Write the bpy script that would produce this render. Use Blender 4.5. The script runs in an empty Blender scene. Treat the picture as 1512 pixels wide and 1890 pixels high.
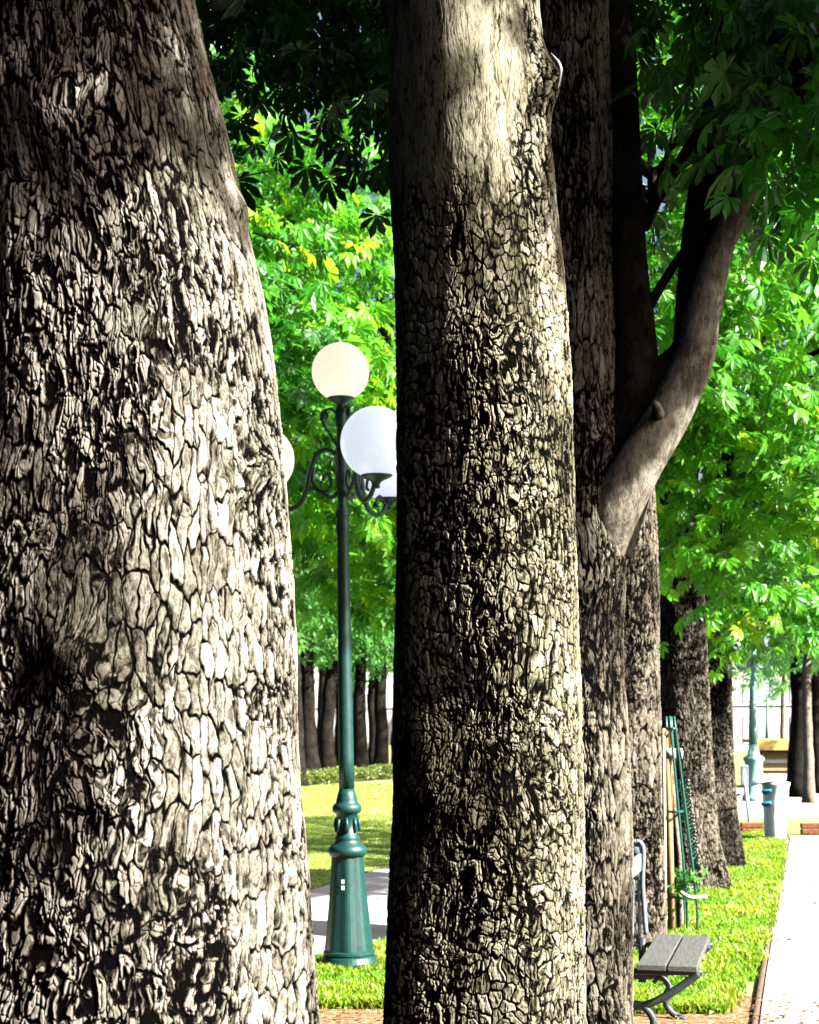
import bpy, math, time
import numpy as np
from mathutils import Vector
S = bpy.context.scene
F = 2730.0; HX = 756.0; HY = 1350.0; CZ = 1.6      # photograph pixels per unit tangent, horizon row, eye height
# ------------------------------------------------------------------ camera
cam = bpy.data.cameras.new('camera'); co = bpy.data.objects.new('camera', cam); S.collection.objects.link(co)
co.location = (0, 0, CZ); co.rotation_euler = (math.radians(90), 0, 0)
cam.sensor_fit = 'VERTICAL'; cam.sensor_height = 36; cam.lens = F/1890*36
cam.shift_y = (HY-945)/1890; cam.clip_start = .05; cam.clip_end = 2000
cam.dof.use_dof = True; cam.dof.focus_distance = 5.5; cam.dof.aperture_fstop = 6.5
S.camera = co
# ------------------------------------------------------------------ sky and sun
EL = math.radians(36); AZ = math.radians(117)        # the sun stands behind the viewer's right shoulder
w = bpy.data.worlds.new('World'); S.world = w; w.use_nodes = True
nt = w.node_tree; bg = nt.nodes['Background']
sk = nt.nodes.new('ShaderNodeTexSky'); sk.sky_type = 'NISHITA'; sk.sun_disc = False
sk.sun_elevation = EL; sk.sun_rotation = AZ; sk.air_density = 1.0; sk.dust_density = 5.0
nt.links.new(sk.outputs[0], bg.inputs[0]); bg.inputs[1].default_value = .05
sl = bpy.data.lights.new('sun', 'SUN'); sl.energy = 5.0; sl.angle = math.radians(.8); sl.color = (1, .97, .92)
so = bpy.data.objects.new('sun', sl); S.collection.objects.link(so)
sd = Vector((math.sin(AZ)*math.cos(EL), math.cos(AZ)*math.cos(EL), math.sin(EL)))
so.rotation_euler = sd.to_track_quat('Z', 'Y').to_euler(); so.location = (8, -4, 9)
S.view_settings.view_transform = 'Standard'; S.view_settings.look = 'None'
S.view_settings.exposure = 2.3; S.view_settings.gamma = 1
S.render.engine = 'CYCLES'
S.cycles.max_bounces = 8; S.cycles.diffuse_bounces = 0; S.cycles.transparent_max_bounces = 8

rng = np.random.default_rng(7)
def R(a): return math.radians(a)
def zpx(y, d): return CZ+(HY-y)/F*d
def xpx(x, d): return (x-HX)/F*d
def ip(x, a): return np.interp(x, [p[0] for p in a], [p[1] for p in a])

# ------------------------------------------------------------------ ground height
def gz(x, y):
    x = np.asarray(x, float); y = np.asarray(y, float)
    t = np.clip((y-17-.6*np.maximum(x, 0)*1.5)/20, 0, 1); m = np.clip((6-x)/4, 0, 1)
    return .42*t*t*(3-2*t)*m
# ------------------------------------------------------------------ noise
def hsh(i, j, s):
    n = (i.astype(np.int64)*374761393+j.astype(np.int64)*668265263+s*982451653) & 0xFFFFFFFF
    n = ((n ^ (n >> 13))*1274126177) & 0xFFFFFFFF
    n = (n ^ (n >> 16)) & 0xFFFFFF
    return n/float(0xFFFFFF)
def vn(u, v, s):
    i = np.floor(u); j = np.floor(v); a = u-i; b = v-j
    a = a*a*(3-2*a); b = b*b*(3-2*b)
    return ((hsh(i, j, s)*(1-a)+hsh(i+1, j, s)*a)*(1-b)+(hsh(i, j+1, s)*(1-a)+hsh(i+1, j+1, s)*a)*b)*2-1
def fbm(u, v, s, o=4):
    r = 0*u; a = 1.; t = 0
    for k in range(o):
        r = r+a*vn(u, v, s+k*17); t += a; a *= .5; u = u*2.03+5.1; v = v*2.03+3.7
    return r/t
def vor(u, v, s):
    i = np.floor(u); j = np.floor(v)
    f1 = np.full(u.shape, 9.); f2 = np.full(u.shape, 9.); idd = np.zeros(u.shape)
    for di in (-1, 0, 1):
        for dj in (-1, 0, 1):
            ci = i+di; cj = j+dj
            px = ci+.1+.8*hsh(ci, cj, s); py = cj+.1+.8*hsh(ci, cj, s+91)
            d = np.hypot(u-px, v-py); c = hsh(ci, cj, s+333)
            n1 = d < f1
            f2 = np.where(n1, f1, np.minimum(f2, d)); idd = np.where(n1, c, idd); f1 = np.where(n1, d, f1)
    return f2-f1, idd
def sst(a, b, x):
    t = np.clip((x-a)/(b-a), 0, 1); return t*t*(3-2*t)

# ------------------------------------------------------------------ materials
def mat(name):
    m = bpy.data.materials.new(name); m.use_nodes = True
    return m, m.node_tree, m.node_tree.nodes['Principled BSDF']
def nd(nt, t, **k):
    n = nt.nodes.new(t)
    for a, b in k.items(): setattr(n, a, b)
    return n
def ramp(nt, stops):
    r = nd(nt, 'ShaderNodeValToRGB'); e = r.color_ramp.elements
    while len(e) < len(stops): e.new(.5)
    for q, (p, c) in zip(e, stops): q.position = p; q.color = (*c, 1)
    return r
def noise(nt, sc, det=4, vec=None, rough=.6):
    n = nd(nt, 'ShaderNodeTexNoise'); n.inputs['Scale'].default_value = sc; n.inputs['Detail'].default_value = det
    n.inputs['Roughness'].default_value = rough
    if vec is not None: nt.links.new(vec, n.inputs['Vector'])
    return n
def objvec(nt, sc=(1, 1, 1)):
    tc = nd(nt, 'ShaderNodeTexCoord'); mp = nd(nt, 'ShaderNodeMapping'); mp.inputs['Scale'].default_value = sc
    nt.links.new(tc.outputs['Object'], mp.inputs['Vector']); return mp.outputs['Vector']
def bark_mat(name, lo, mid, hi, tint, rough=.9):
    m, nt, b = mat(name); L = nt.links.new
    a = nd(nt, 'ShaderNodeAttribute', attribute_name='h'); t = nd(nt, 'ShaderNodeAttribute', attribute_name='tone')
    v = objvec(nt, (1, 1, .45)); n1 = noise(nt, 95, 6, v, .7); n2 = noise(nt, 9, 5, v)
    r = ramp(nt, [(0.19, (.001, .0009, .0008)), (.32, lo), (.50, mid), (.92, hi)])
    md = nd(nt, 'ShaderNodeMath', operation='MULTIPLY_ADD'); L(n1.outputs[0], md.inputs[0]); md.inputs[1].default_value = .95; md.inputs[2].default_value = -.45
    ad = nd(nt, 'ShaderNodeMath', operation='ADD'); L(a.outputs['Fac'], ad.inputs[0]); L(md.outputs[0], ad.inputs[1]); L(ad.outputs[0], r.inputs[0])
    tr = ramp(nt, [(0., tint[0]), (.5, tint[1]), (1., tint[2])])
    ta = nd(nt, 'ShaderNodeMath', operation='MULTIPLY_ADD'); L(n2.outputs[0], ta.inputs[0]); ta.inputs[1].default_value = .8; ta.inputs[2].default_value = -.4
    tb = nd(nt, 'ShaderNodeMath', operation='ADD'); L(t.outputs['Fac'], tb.inputs[0]); L(ta.outputs[0], tb.inputs[1]); L(tb.outputs[0], tr.inputs[0])
    mx = nd(nt, 'ShaderNodeMix', data_type='RGBA', blend_type='MULTIPLY'); mx.inputs[0].default_value = 1
    L(r.outputs[0], mx.inputs[6]); L(tr.outputs[0], mx.inputs[7]); L(mx.outputs[2], b.inputs['Base Color'])
    bp = nd(nt, 'ShaderNodeBump'); bp.inputs['Strength'].default_value = .9; bp.inputs['Distance'].default_value = .006
    L(n1.outputs[0], bp.inputs['Height']); L(bp.outputs[0], b.inputs['Normal'])
    b.inputs['Roughness'].default_value = rough; b.inputs['Specular IOR Level'].default_value = .02
    return m
T0 = ((.76, .81, .68), (1, .98, .94), (1.10, 1.01, .96))
M = {}
M['bark'] = bark_mat('plated_bark', (.020, .017, .013), (.095, .084, .068), (.31, .288, .255), T0)
M['bark_mid'] = bark_mat('scaly_bark', (.018, .016, .011), (.095, .086, .06), (.33, .31, .25), ((.82, .82, .64), (1, .97, .88), (1.08, 1.02, .96)))
M['bark_far'] = bark_mat('brown_bark', (.018, .015, .011), (.07, .060, .046), (.22, .197, .162), T0)
def plain_bark(name, c1, c2):
    m, nt, b = mat(name); L = nt.links.new
    v = objvec(nt, (1, 1, .4)); n = noise(nt, 34, 8, v, .74); n2 = noise(nt, 5, 4, objvec(nt), .6); r = ramp(nt, [(.36, c1), (.62, c2)])
    m1 = nd(nt, 'ShaderNodeMath', operation='MULTIPLY_ADD'); L(n2.outputs[0], m1.inputs[0]); m1.inputs[1].default_value = .8; m1.inputs[2].default_value = -.4
    a1 = nd(nt, 'ShaderNodeMath', operation='ADD'); L(n.outputs[0], a1.inputs[0]); L(m1.outputs[0], a1.inputs[1]); L(a1.outputs[0], r.inputs[0]); L(r.outputs[0], b.inputs['Base Color'])
    bp = nd(nt, 'ShaderNodeBump'); bp.inputs['Strength'].default_value = 1; bp.inputs['Distance'].default_value = .03
    L(n.outputs[0], bp.inputs['Height']); L(bp.outputs[0], b.inputs['Normal']); b.inputs['Roughness'].default_value = .9
    b.inputs['Specular IOR Level'].default_value = .02
    return m
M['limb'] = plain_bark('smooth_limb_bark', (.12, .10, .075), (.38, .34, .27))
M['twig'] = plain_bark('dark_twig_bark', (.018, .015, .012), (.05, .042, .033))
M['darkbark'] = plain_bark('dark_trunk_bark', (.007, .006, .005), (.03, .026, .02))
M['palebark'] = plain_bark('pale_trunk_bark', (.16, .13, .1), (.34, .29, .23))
def leaf_mat(name, stops, trans=.5, spec=.5):
    m, nt, b = mat(name); L = nt.links.new
    a = nd(nt, 'ShaderNodeAttribute', attribute_name='rnd'); r = ramp(nt, stops); L(a.outputs['Fac'], r.inputs[0])
    L(r.outputs[0], b.inputs['Base Color']); b.inputs['Roughness'].default_value = .38; b.inputs['Specular IOR Level'].default_value = spec
    tl = nd(nt, 'ShaderNodeBsdfTranslucent'); hs = nd(nt, 'ShaderNodeHueSaturation'); hs.inputs['Hue'].default_value = .488; hs.inputs['Value'].default_value = 1.5
    L(r.outputs[0], hs.inputs['Color']); L(hs.outputs[0], tl.inputs['Color'])
    mx = nd(nt, 'ShaderNodeMixShader'); mx.inputs[0].default_value = trans
    L(b.outputs[0], mx.inputs[1]); L(tl.outputs[0], mx.inputs[2]); L(mx.outputs[0], nt.nodes['Material Output'].inputs['Surface'])
    return m
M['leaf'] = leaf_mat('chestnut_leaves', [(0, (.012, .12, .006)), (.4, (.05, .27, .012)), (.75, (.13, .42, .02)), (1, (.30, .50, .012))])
M['leaf_shade_dark'] = leaf_mat('painted_shade_dark_leaves', [(0, (.004, .03, .004)), (.6, (.006, .05, .005)), (1, (.03, .11, .006))], .2, .15)  # chestnut leaves with deep canopy shade put into the near-black green
M['leaf_shade_mid'] = leaf_mat('painted_shade_mid_leaves', [(0, (.005, .05, .004)), (.5, (.012, .12, .006)), (.85, (.03, .19, .01)), (1, (.10, .28, .012))], .35, .3)  # same leaves again, lighter canopy shade put into the green
M['leaf_far'] = leaf_mat('far_leaves', [(0, (.03, .16, .03)), (.5, (.09, .32, .06)), (1, (.2, .42, .09))])
M['grass'] = leaf_mat('grass_blades', [(0, (.07, .27, .01)), (.5, (.20, .39, .018)), (1, (.40, .43, .05))], .35)
M['lawn_blades'] = leaf_mat('mown_lawn_blades', [(0, (.22, .36, .05)), (.5, (.30, .42, .07)), (1, (.38, .44, .12))], .35)
def surf(name, stops, sc, bump=.5, dist=.02, rough=.95, det=8, sc2=None):
    m, nt, b = mat(name); L = nt.links.new
    v = objvec(nt); n = noise(nt, sc, det, v, .65); r = ramp(nt, stops); 
    if sc2:
        n2 = noise(nt, sc2, 3, v); mm = nd(nt, 'ShaderNodeMath', operation='MULTIPLY_ADD'); L(n2.outputs[0], mm.inputs[0]); mm.inputs[1].default_value = .9; mm.inputs[2].default_value = -.45
        aa = nd(nt, 'ShaderNodeMath', operation='ADD'); L(n.outputs[0], aa.inputs[0]); L(mm.outputs[0], aa.inputs[1]); L(aa.outputs[0], r.inputs[0])
    else: L(n.outputs[0], r.inputs[0])
    L(r.outputs[0], b.inputs['Base Color']); b.inputs['Roughness'].default_value = rough
    bp = nd(nt, 'ShaderNodeBump'); bp.inputs['Strength'].default_value = bump; bp.inputs['Distance'].default_value = dist
    L(n.outputs[0], bp.inputs['Height']); L(bp.outputs[0], b.inputs['Normal'])
    b.inputs['Specular IOR Level'].default_value = .2
    return m
M['soil'] = surf('leaf_litter_soil', [(.3, (.06, .035, .018)), (.5, (.26, .15, .07)), (.68, (.45, .33, .2))], 22, 1, .03)
M['lawn'] = surf('lawn_turf', [(.3, (.16, .26, .03)), (.5, (.25, .36, .05)), (.7, (.34, .42, .09))], 30, .6, .03, sc2=1.2)
M['ground'] = surf('park_ground', [(.3, (.12, .16, .04)), (.55, (.26, .26, .1)), (.75, (.4, .36, .2))], 6, .5, .03, sc2=.6)
M['gravel'] = surf('pale_gravel', [(.3, (.42, .40, .38)), (.6, (.56, .545, .53))], 60, .6, .008, sc2=2)
M['paving'] = surf('pinkish_footpath', [(.3, (.22, .19, .18)), (.5, (.32, .285, .27)), (.7, (.40, .37, .35))], 7, .4, .008, sc2=.9)
M['kerb'] = surf('dark_path_edge', [(.3, (.06, .04, .03)), (.7, (.16, .11, .08))], 30)
M['log'] = surf('red_brown_timber', [(.3, (.1, .035, .015)), (.7, (.26, .1, .05))], 20)
M['hedge'] = leaf_mat('olive_hedge_leaves', [(0, (.05, .09, .012)), (.5, (.12, .17, .02)), (1, (.22, .24, .05))], .3)
def paint(name, c, rough=.35, spec=.5, var=.25, sc=14, metal=0):
    m, nt, b = mat(name); L = nt.links.new
    n = noise(nt, sc, 6, objvec(nt), .7); r = ramp(nt, [(.3, tuple(x*(1-var) for x in c)), (.7, tuple(min(1, x*(1+var)) for x in c))]); L(n.outputs[0], r.inputs[0])
    L(r.outputs[0], b.inputs['Base Color']); b.inputs['Roughness'].default_value = rough; b.inputs['Specular IOR Level'].default_value = spec; b.inputs['Metallic'].default_value = metal
    bp = nd(nt, 'ShaderNodeBump'); bp.inputs['Strength'].default_value = .25; bp.inputs['Distance'].default_value = .004
    L(n.outputs[0], bp.inputs['Height']); L(bp.outputs[0], b.inputs['Normal'])
    return m
M['green'] = paint('dark_green_lamp_paint', (.004, .042, .037), .46, .5, .4)
M['green2'] = paint('green_guard_paint', (.006, .075, .055), .4, .5, .3)
M['mint'] = paint('pale_mint_paint', (.30, .60, .50), .5, .4, .15)  # pale mint tone of the far lamps
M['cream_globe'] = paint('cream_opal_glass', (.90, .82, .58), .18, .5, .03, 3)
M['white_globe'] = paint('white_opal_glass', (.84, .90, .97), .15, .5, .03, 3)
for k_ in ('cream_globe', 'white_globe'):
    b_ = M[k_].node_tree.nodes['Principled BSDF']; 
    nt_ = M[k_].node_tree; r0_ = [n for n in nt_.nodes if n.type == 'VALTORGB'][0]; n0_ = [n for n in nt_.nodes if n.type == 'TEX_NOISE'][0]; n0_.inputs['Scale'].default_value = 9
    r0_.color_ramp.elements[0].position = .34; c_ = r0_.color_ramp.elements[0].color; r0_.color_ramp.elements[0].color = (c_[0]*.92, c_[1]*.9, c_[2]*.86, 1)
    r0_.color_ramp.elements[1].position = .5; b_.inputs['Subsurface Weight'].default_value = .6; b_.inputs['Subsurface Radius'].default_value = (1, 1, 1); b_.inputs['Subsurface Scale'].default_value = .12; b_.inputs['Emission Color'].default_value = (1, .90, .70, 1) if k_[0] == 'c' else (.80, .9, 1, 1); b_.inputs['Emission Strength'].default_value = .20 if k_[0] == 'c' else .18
M['mark'] = paint('white_paint_mark', (.8, .85, .8), .6, .3, .05)
M['iron'] = paint('pale_blue_grey_iron', (.16, .20, .24), .45, .4, .4)
M['iron_leg'] = paint('grey_iron', (.04, .05, .058), .5, .4, .4)
M['iron_dark'] = paint('dark_iron', (.03, .035, .035), .5, .4, .3)
def wood(name, c1, c2, sc=(1, 1, 1)):
    m, nt, b = mat(name); L = nt.links.new
    n = noise(nt, 14, 8, objvec(nt, sc), .75); r = ramp(nt, [(.3, c1), (.7, c2)]); L(n.outputs[0], r.inputs[0]); L(r.outputs[0], b.inputs['Base Color'])
    bp = nd(nt, 'ShaderNodeBump'); bp.inputs['Strength'].default_value = .6; bp.inputs['Distance'].default_value = .006
    L(n.outputs[0], bp.inputs['Height']); L(bp.outputs[0], b.inputs['Normal']); b.inputs['Roughness'].default_value = .8
    return m
M['plank'] = wood('weathered_grey_planks', (.025, .026, .022), (.12, .124, .112), (8, .7, 8))
M['stake'] = wood('tan_wood', (.28, .17, .06), (.5, .36, .16), (8, 8, .7))
M['palestake'] = wood('pale_wood', (.5, .42, .24), (.7, .62, .42), (8, 8, .7))
M['strap'] = paint('white_strap', (.8, .8, .78), .6, .2, .05)
M['bin'] = paint('pale_mint_plastic', (.86, .95, .93), .45, .4, .08, 5)
M['teal'] = paint('teal_plastic', (.02, .36, .46), .45, .4, .1)
M['ochre'] = paint('ochre_paint', (.55, .38, .1), .6, .2, .2)
M['slat'] = wood('pale_brown_slats', (.3, .2, .1), (.55, .42, .25), (1, 8, 8))
M['wall'] = paint('cream_stone_wall', (.62, .60, .56), .9, .2, .1, 2)
M['window'] = paint('pale_window_glass', (.6, .64, .66), .3, .5, .1)
M['slate'] = paint('grey_zinc_roof', (.22, .25, .28), .6, .4, .1)

# ------------------------------------------------------------------ object helpers
def link(o, parent=None):
    S.collection.objects.link(o)
    if parent is not None: o.parent = parent
    return o
def npmesh(name, V, faces, m, parent=None, smooth=False, attrs=None, off=None):
    """faces: int array (n,3|4) or list of such arrays"""
    if not isinstance(faces, list): faces = [faces]
    V = np.asarray(V, np.float32)
    if off is not None: V = V-np.asarray(off, np.float32)
    me = bpy.data.meshes.new(name); me.vertices.add(len(V)); me.vertices.foreach_set('co', V.ravel())
    lens = np.concatenate([np.full(len(f), f.shape[1]) for f in faces]); idx = np.concatenate([f.ravel() for f in faces])
    me.loops.add(len(idx)); me.loops.foreach_set('vertex_index', idx.astype(np.int32))
    me.polygons.add(len(lens)); st = np.concatenate([[0], np.cumsum(lens)[:-1]])
    me.polygons.foreach_set('loop_start', st.astype(np.int32))
    me.polygons.foreach_set('use_smooth', np.full(len(lens), smooth, bool))
    for k, a in (attrs or {}).items():
        at = me.attributes.new(k, 'FLOAT', 'POINT'); at.data.foreach_set('value', np.asarray(a, np.float32).ravel())
    me.update(calc_edges=True); me.validate() if len(V) < 5000 else None
    me.materials.append(m)
    return link(bpy.data.objects.new(name, me), parent)
def tag(o, label=None, cat=None, group=None, kind=None):
    if label: o['label'] = label
    if cat: o['category'] = cat
    if group: o['group'] = group
    if kind: o['kind'] = kind
    return o
def empty(name, loc, label, cat, group=None, rz=0):
    o = bpy.data.objects.new(name, None); S.collection.objects.link(o); o.location = loc; o.rotation_euler.z = rz
    o.empty_display_size = .2
    return tag(o, label, cat, group)
class MB:
    def __init__(s): s.v = []; s.q = []; s.t = []; s.n = 0
    def add(s, V, quads=(), tris=()):
        s.v.append(np.asarray(V, float).reshape(-1, 3))
        if len(quads): s.q.append(np.asarray(quads, int)+s.n)
        if len(tris): s.t.append(np.asarray(tris, int)+s.n)
        s.n += len(s.v[-1])
    def box(s, c, d, rz=0, bev=.0, taper=1.0):
        hx, hy, hz = d[0]/2, d[1]/2, d[2]/2; b = min(bev, hx*.9, hy*.9, hz*.9)
        if b <= 0: b = min(hx, hy, hz)*.08
        rings = [(-hz, b), (-hz+b, 0), (hz-b, 0), (hz, b)]; P = []
        for z, i in rings:
            k = 1+(taper-1)*(z+hz)/(2*hz); X = (hx-i)*k; Y = (hy-i)*k; bb = b*.6 if i == 0 else 0
            P += [(X, -Y+bb, z), (X, Y-bb, z), (X-bb, Y, z), (-X+bb, Y, z), (-X, Y-bb, z), (-X, -Y+bb, z), (-X+bb, -Y, z), (X-bb, -Y, z)]
        P = np.array(P); cs, sn = math.cos(rz), math.sin(rz)
        P = np.stack([P[:, 0]*cs-P[:, 1]*sn+c[0], P[:, 0]*sn+P[:, 1]*cs+c[1], P[:, 2]+c[2]], 1)
        Q = [(r*8+i, r*8+(i+1) % 8, r*8+8+(i+1) % 8, r*8+8+i) for r in range(3) for i in range(8)]
        Q += [(0, 3, 2, 1), (0, 7, 4, 3), (7, 6, 5, 4)] + [(24, 25, 26, 27), (24, 27, 28, 31), (28, 29, 30, 31)]
        s.add(P, Q)
    def tube(s, pts, rad, n=10, cap=True):
        pts = np.asarray(pts, float); k = len(pts); rad = np.broadcast_to(np.asarray(rad, float), (k,))
        T = np.gradient(pts, axis=0); T /= np.linalg.norm(T, axis=1)[:, None]+1e-9
        ref = np.array([0, 0, 1.]) if abs(T[0][2]) < .9 else np.array([1., 0, 0])
        P = []; u = np.cross(T[0], ref); u /= np.linalg.norm(u)
        for i in range(k):
            u = u-T[i]*np.dot(u, T[i]); u /= np.linalg.norm(u)+1e-9; v = np.cross(T[i], u)
            for j in range(n):
                a = 2*math.pi*j/n; P.append(pts[i]+rad[i]*(math.cos(a)*u+math.sin(a)*v))
        Q = [(i*n+j, i*n+(j+1) % n, (i+1)*n+(j+1) % n, (i+1)*n+j) for i in range(k-1) for j in range(n)]
        P.append(pts[0]); P.append(pts[-1]); Tr = []
        if cap:
            Tr = [(k*n, (j+1) % n, j) for j in range(n)]+[(k*n+1, (k-1)*n+j, (k-1)*n+(j+1) % n) for j in range(n)]
        s.add(P, Q, Tr)
    def lathe(s, prof, n=24, c=(0, 0, 0), flute=0, fa=.0):
        prof = np.asarray(prof, float); P = []
        for r, z in prof:
            for j in range(n):
                a = 2*math.pi*j/n; rr = r*(1+fa*math.cos(flute*a)) if flute else r
                P.append((c[0]+rr*math.cos(a), c[1]+rr*math.sin(a), c[2]+z))
        k = len(prof); Q = [(i*n+j, i*n+(j+1) % n, (i+1)*n+(j+1) % n, (i+1)*n+j) for i in range(k-1) for j in range(n)]
        P.append((c[0], c[1], c[2]+prof[0][1])); P.append((c[0], c[1], c[2]+prof[-1][1]))
        Tr = [(k*n, (j+1) % n, j) for j in range(n)]+[(k*n+1, (k-1)*n+j, (k-1)*n+(j+1) % n) for j in range(n)]
        s.add(P, Q, Tr)
    def build(s, name, m, parent=None, smooth=False):
        f = []
        if s.q: f.append(np.concatenate(s.q))
        if s.t: f.append(np.concatenate(s.t))
        o = npmesh(name, np.concatenate(s.v), f, m, parent, smooth)
        return o
def spline(pts, n=12):
    """Catmull-Rom through points of any dimension"""
    P = np.asarray(pts, float); P = np.vstack([2*P[0]-P[1], P, 2*P[-1]-P[-2]]); out = []
    for i in range(1, len(P)-2):
        for t in np.linspace(0, 1, n, endpoint=False):
            a, b, c, d = P[i-1], P[i], P[i+1], P[i+2]
            out.append(.5*((2*b)+(-a+c)*t+(2*a-5*b+4*c-d)*t*t+(-a+3*b-3*c+d)*t**3))
    out.append(P[-2]); return np.array(out)

# ------------------------------------------------------------------ trunk with real fissured bark
def bark_field(U, Z, s, kind, smooth, sc=1.):
    U = U/sc; Z = Z/sc
    wu = U+.024*fbm(U*8, Z*4, s+1, 3)+.014*fbm(U*34, Z*16, s+2, 3); wz = Z+.05*fbm(U*7, Z*5, s+3, 3)+.03*fbm(U*30, Z*16, s+9, 3)
    if kind == 'plate':   a, b, c, d = .034, .125, .0135, .040
    elif kind == 'scale': a, b, c, d = .040, .050, .0165, .022
    else:                 a, b, c, d = .040, .20, .016, .055
    if kind == 'plate': a = .030
    e1, i1 = vor(wu/a, wz/b, s+5); e2, i2 = vor(wu/c+.5*i1, wz/d, s+6)
    wv = .5+.5*fbm(U*5, Z*2.5, s+14, 3)
    h1 = sst(.01, .09+.24*wv*wv, e1); h2 = sst(.0, .16, e2)
    patch = sst(-.38, .3, fbm(U*3.2, Z*2.1, s+31, 4))           # broken, flaking areas against calm plates
    rid = np.abs(fbm(wu*38, wz*9, s+8, 3)); h3 = sst(.0, .07+.10*patch, rid)
    fl = fbm(wu*70, wz*30, s+18, 3); h4 = 1-(.25+.65*patch)*sst(.05+.1*(1-patch), .32, fl)
    h = h1*(1-(.15+.55*patch)*(1-h2))*(1-(.3+.5*patch)*(1-h3))*h4*(.66+.34*i1)*(.82+.18*i2)
    lf = np.abs(fbm(wu*13, wz*1.9, s+61, 3)); h = h*(.25+.75*sst(.0, .045, lf))
    h = h*(1-.45*sst(-.05, .45, fbm(U*2.4, Z*1.5, s+41, 4)))+.12*fbm(U*24, Z*16, s+51, 3)*h1
    if smooth is not None:
        fz = np.abs(fbm(wu*60, wz*7, s+21, 4)); hs = .34+.36*sst(0, .14, fz)+.30*fbm(U*26, Z*9, s+22, 4)-.25*sst(.2, .5, fbm(U*9, Z*5, s+23, 3))
        h = h*(1-smooth)+hs*smooth
    return np.clip(h, 0, 1.1), .5+.28*(i1-.5)*2*.6+.42*fbm(U*2.2, Z*1.6, s+11, 3)
def trunk(name, prof, cy, nu, rows, mkey, parent, seed, kind='plate', amp=.02, lobes=(.03, 5), knots=(), smz=None, bend=None, sc=1.):
    """prof: (z, x, r) up the stem"""
    prof = np.array(prof, float); z = np.array(rows); nv = len(z)
    t = np.linspace(-1, 1, nu, endpoint=False); th = -math.pi/2+math.pi*(.6*t+.4*t**3)
    zf = np.linspace(z[0], z[-1], 4000); pad = int(.09/(zf[1]-zf[0])); ker = np.hanning(2*pad+1); ker /= ker.sum()
    cx = np.interp(z, zf, np.convolve(np.pad(np.interp(zf, prof[:, 0], prof[:, 1]), pad, 'edge'), ker, 'valid'))
    r = np.interp(z, zf, np.convolve(np.pad(np.interp(zf, prof[:, 0], prof[:, 2]), pad, 'edge'), ker, 'valid'))
    TH, ZZ = np.meshgrid(th, z); Rr = r[:, None]*np.ones_like(TH)
    rm = float(np.median(r)); U = (TH+math.pi/2)*rm; Zk = ZZ.copy()
    low = np.exp(-np.maximum(ZZ, 0)/1.0)
    Rr = Rr*(1+(lobes[0]+.05*low)*np.cos(lobes[1]*TH+seed+ZZ*.5+1.2*vn(ZZ*.7, ZZ*0+seed, seed))+.02*fbm(TH*1.5+9, ZZ*1.3, seed+77, 3))
    for kz, ka, kr, kd in knots:                                # knots and hollows
        g = np.exp(-(((ZZ-kz)/kr)**2+((TH-ka)*rm/kr)**2)); Rr = Rr+kd*g
        U = U+.3*(TH-ka)*rm*g; Zk = Zk+.3*(ZZ-kz)*g
    sm = None if smz is None else smz(TH, ZZ)
    h, tone = bark_field(U, Zk, seed, kind, sm, sc)
    A = amp*(1 if sm is None else (1-.75*sm))
    Rr = Rr+A*(h-.75)
    cyv = cy if bend is None else cy+np.interp(ZZ, *bend)
    X = cx[:, None]+Rr*np.cos(TH); Y = cyv+Rr*np.sin(TH)
    V = np.stack([X, Y, ZZ], -1).reshape(-1, 3)
    i = np.arange(nv-1)[:, None]*nu; j = np.arange(nu)[None]; j2 = (j+1) % nu
    Q = np.stack([i+j, i+j2, i+nu+j2, i+nu+j], -1).reshape(-1, 4)
    l = parent.location
    return npmesh(name, V, Q, M[mkey], parent, True, {'h': h, 'tone': tone}, off=(l.x, l.y, l.z))
def rowz(z0, z1, n, lo=0, hi=8, nl=60, nh=80):
    return np.concatenate([np.linspace(lo, z0, nl, endpoint=False), np.linspace(z0, z1, n, endpoint=False), np.linspace(z1, hi, nh)])

# ------------------------------------------------------------------ foliage
def leaf_template(near=True, nl=7):
    V = []; Q = []; T = []
    angs = np.linspace(-1.75, 1.75, nl)
    for k, a in enumerate(angs):
        L = 1.0-.42*(abs(a)/1.75)**1.4; W = .155*L+.02; n0 = len(V)
        def p(t, s, z): 
            x = t*L; y = s*W; dz = -.30*(t*L)**2+z
            return (x*math.sin(a)+y*math.cos(a), x*math.cos(a)-y*math.sin(a), dz)
        if near:
            V += [p(.02, 0, 0), p(.38, -.55, .03), p(.38, .55, .03), p(.38, 0, 0), p(.74, -1, .05), p(.74, 1, .05), p(.74, 0, 0), p(1, 0, 0)]
            T += [(n0, n0+3, n0+1), (n0, n0+2, n0+3), (n0+4, n0+6, n0+7), (n0+6, n0+5, n0+7)]
            Q += [(n0+1, n0+3, n0+6, n0+4), (n0+3, n0+2, n0+5, n0+6)]
        else:
            V += [p(.02, 0, 0), p(.66, -1.1, .04), p(1, 0, 0), p(.66, 1.1, .04)]
            Q += [(n0, n0+3, n0+2, n0+1)]
    return np.array(V), np.array(Q), np.array(T) if T else None
LT = {True: leaf_template(True, 7), False: leaf_template(False, 5)}
def norm(a): return a/(np.linalg.norm(a, axis=-1, keepdims=True)+1e-9)
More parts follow.
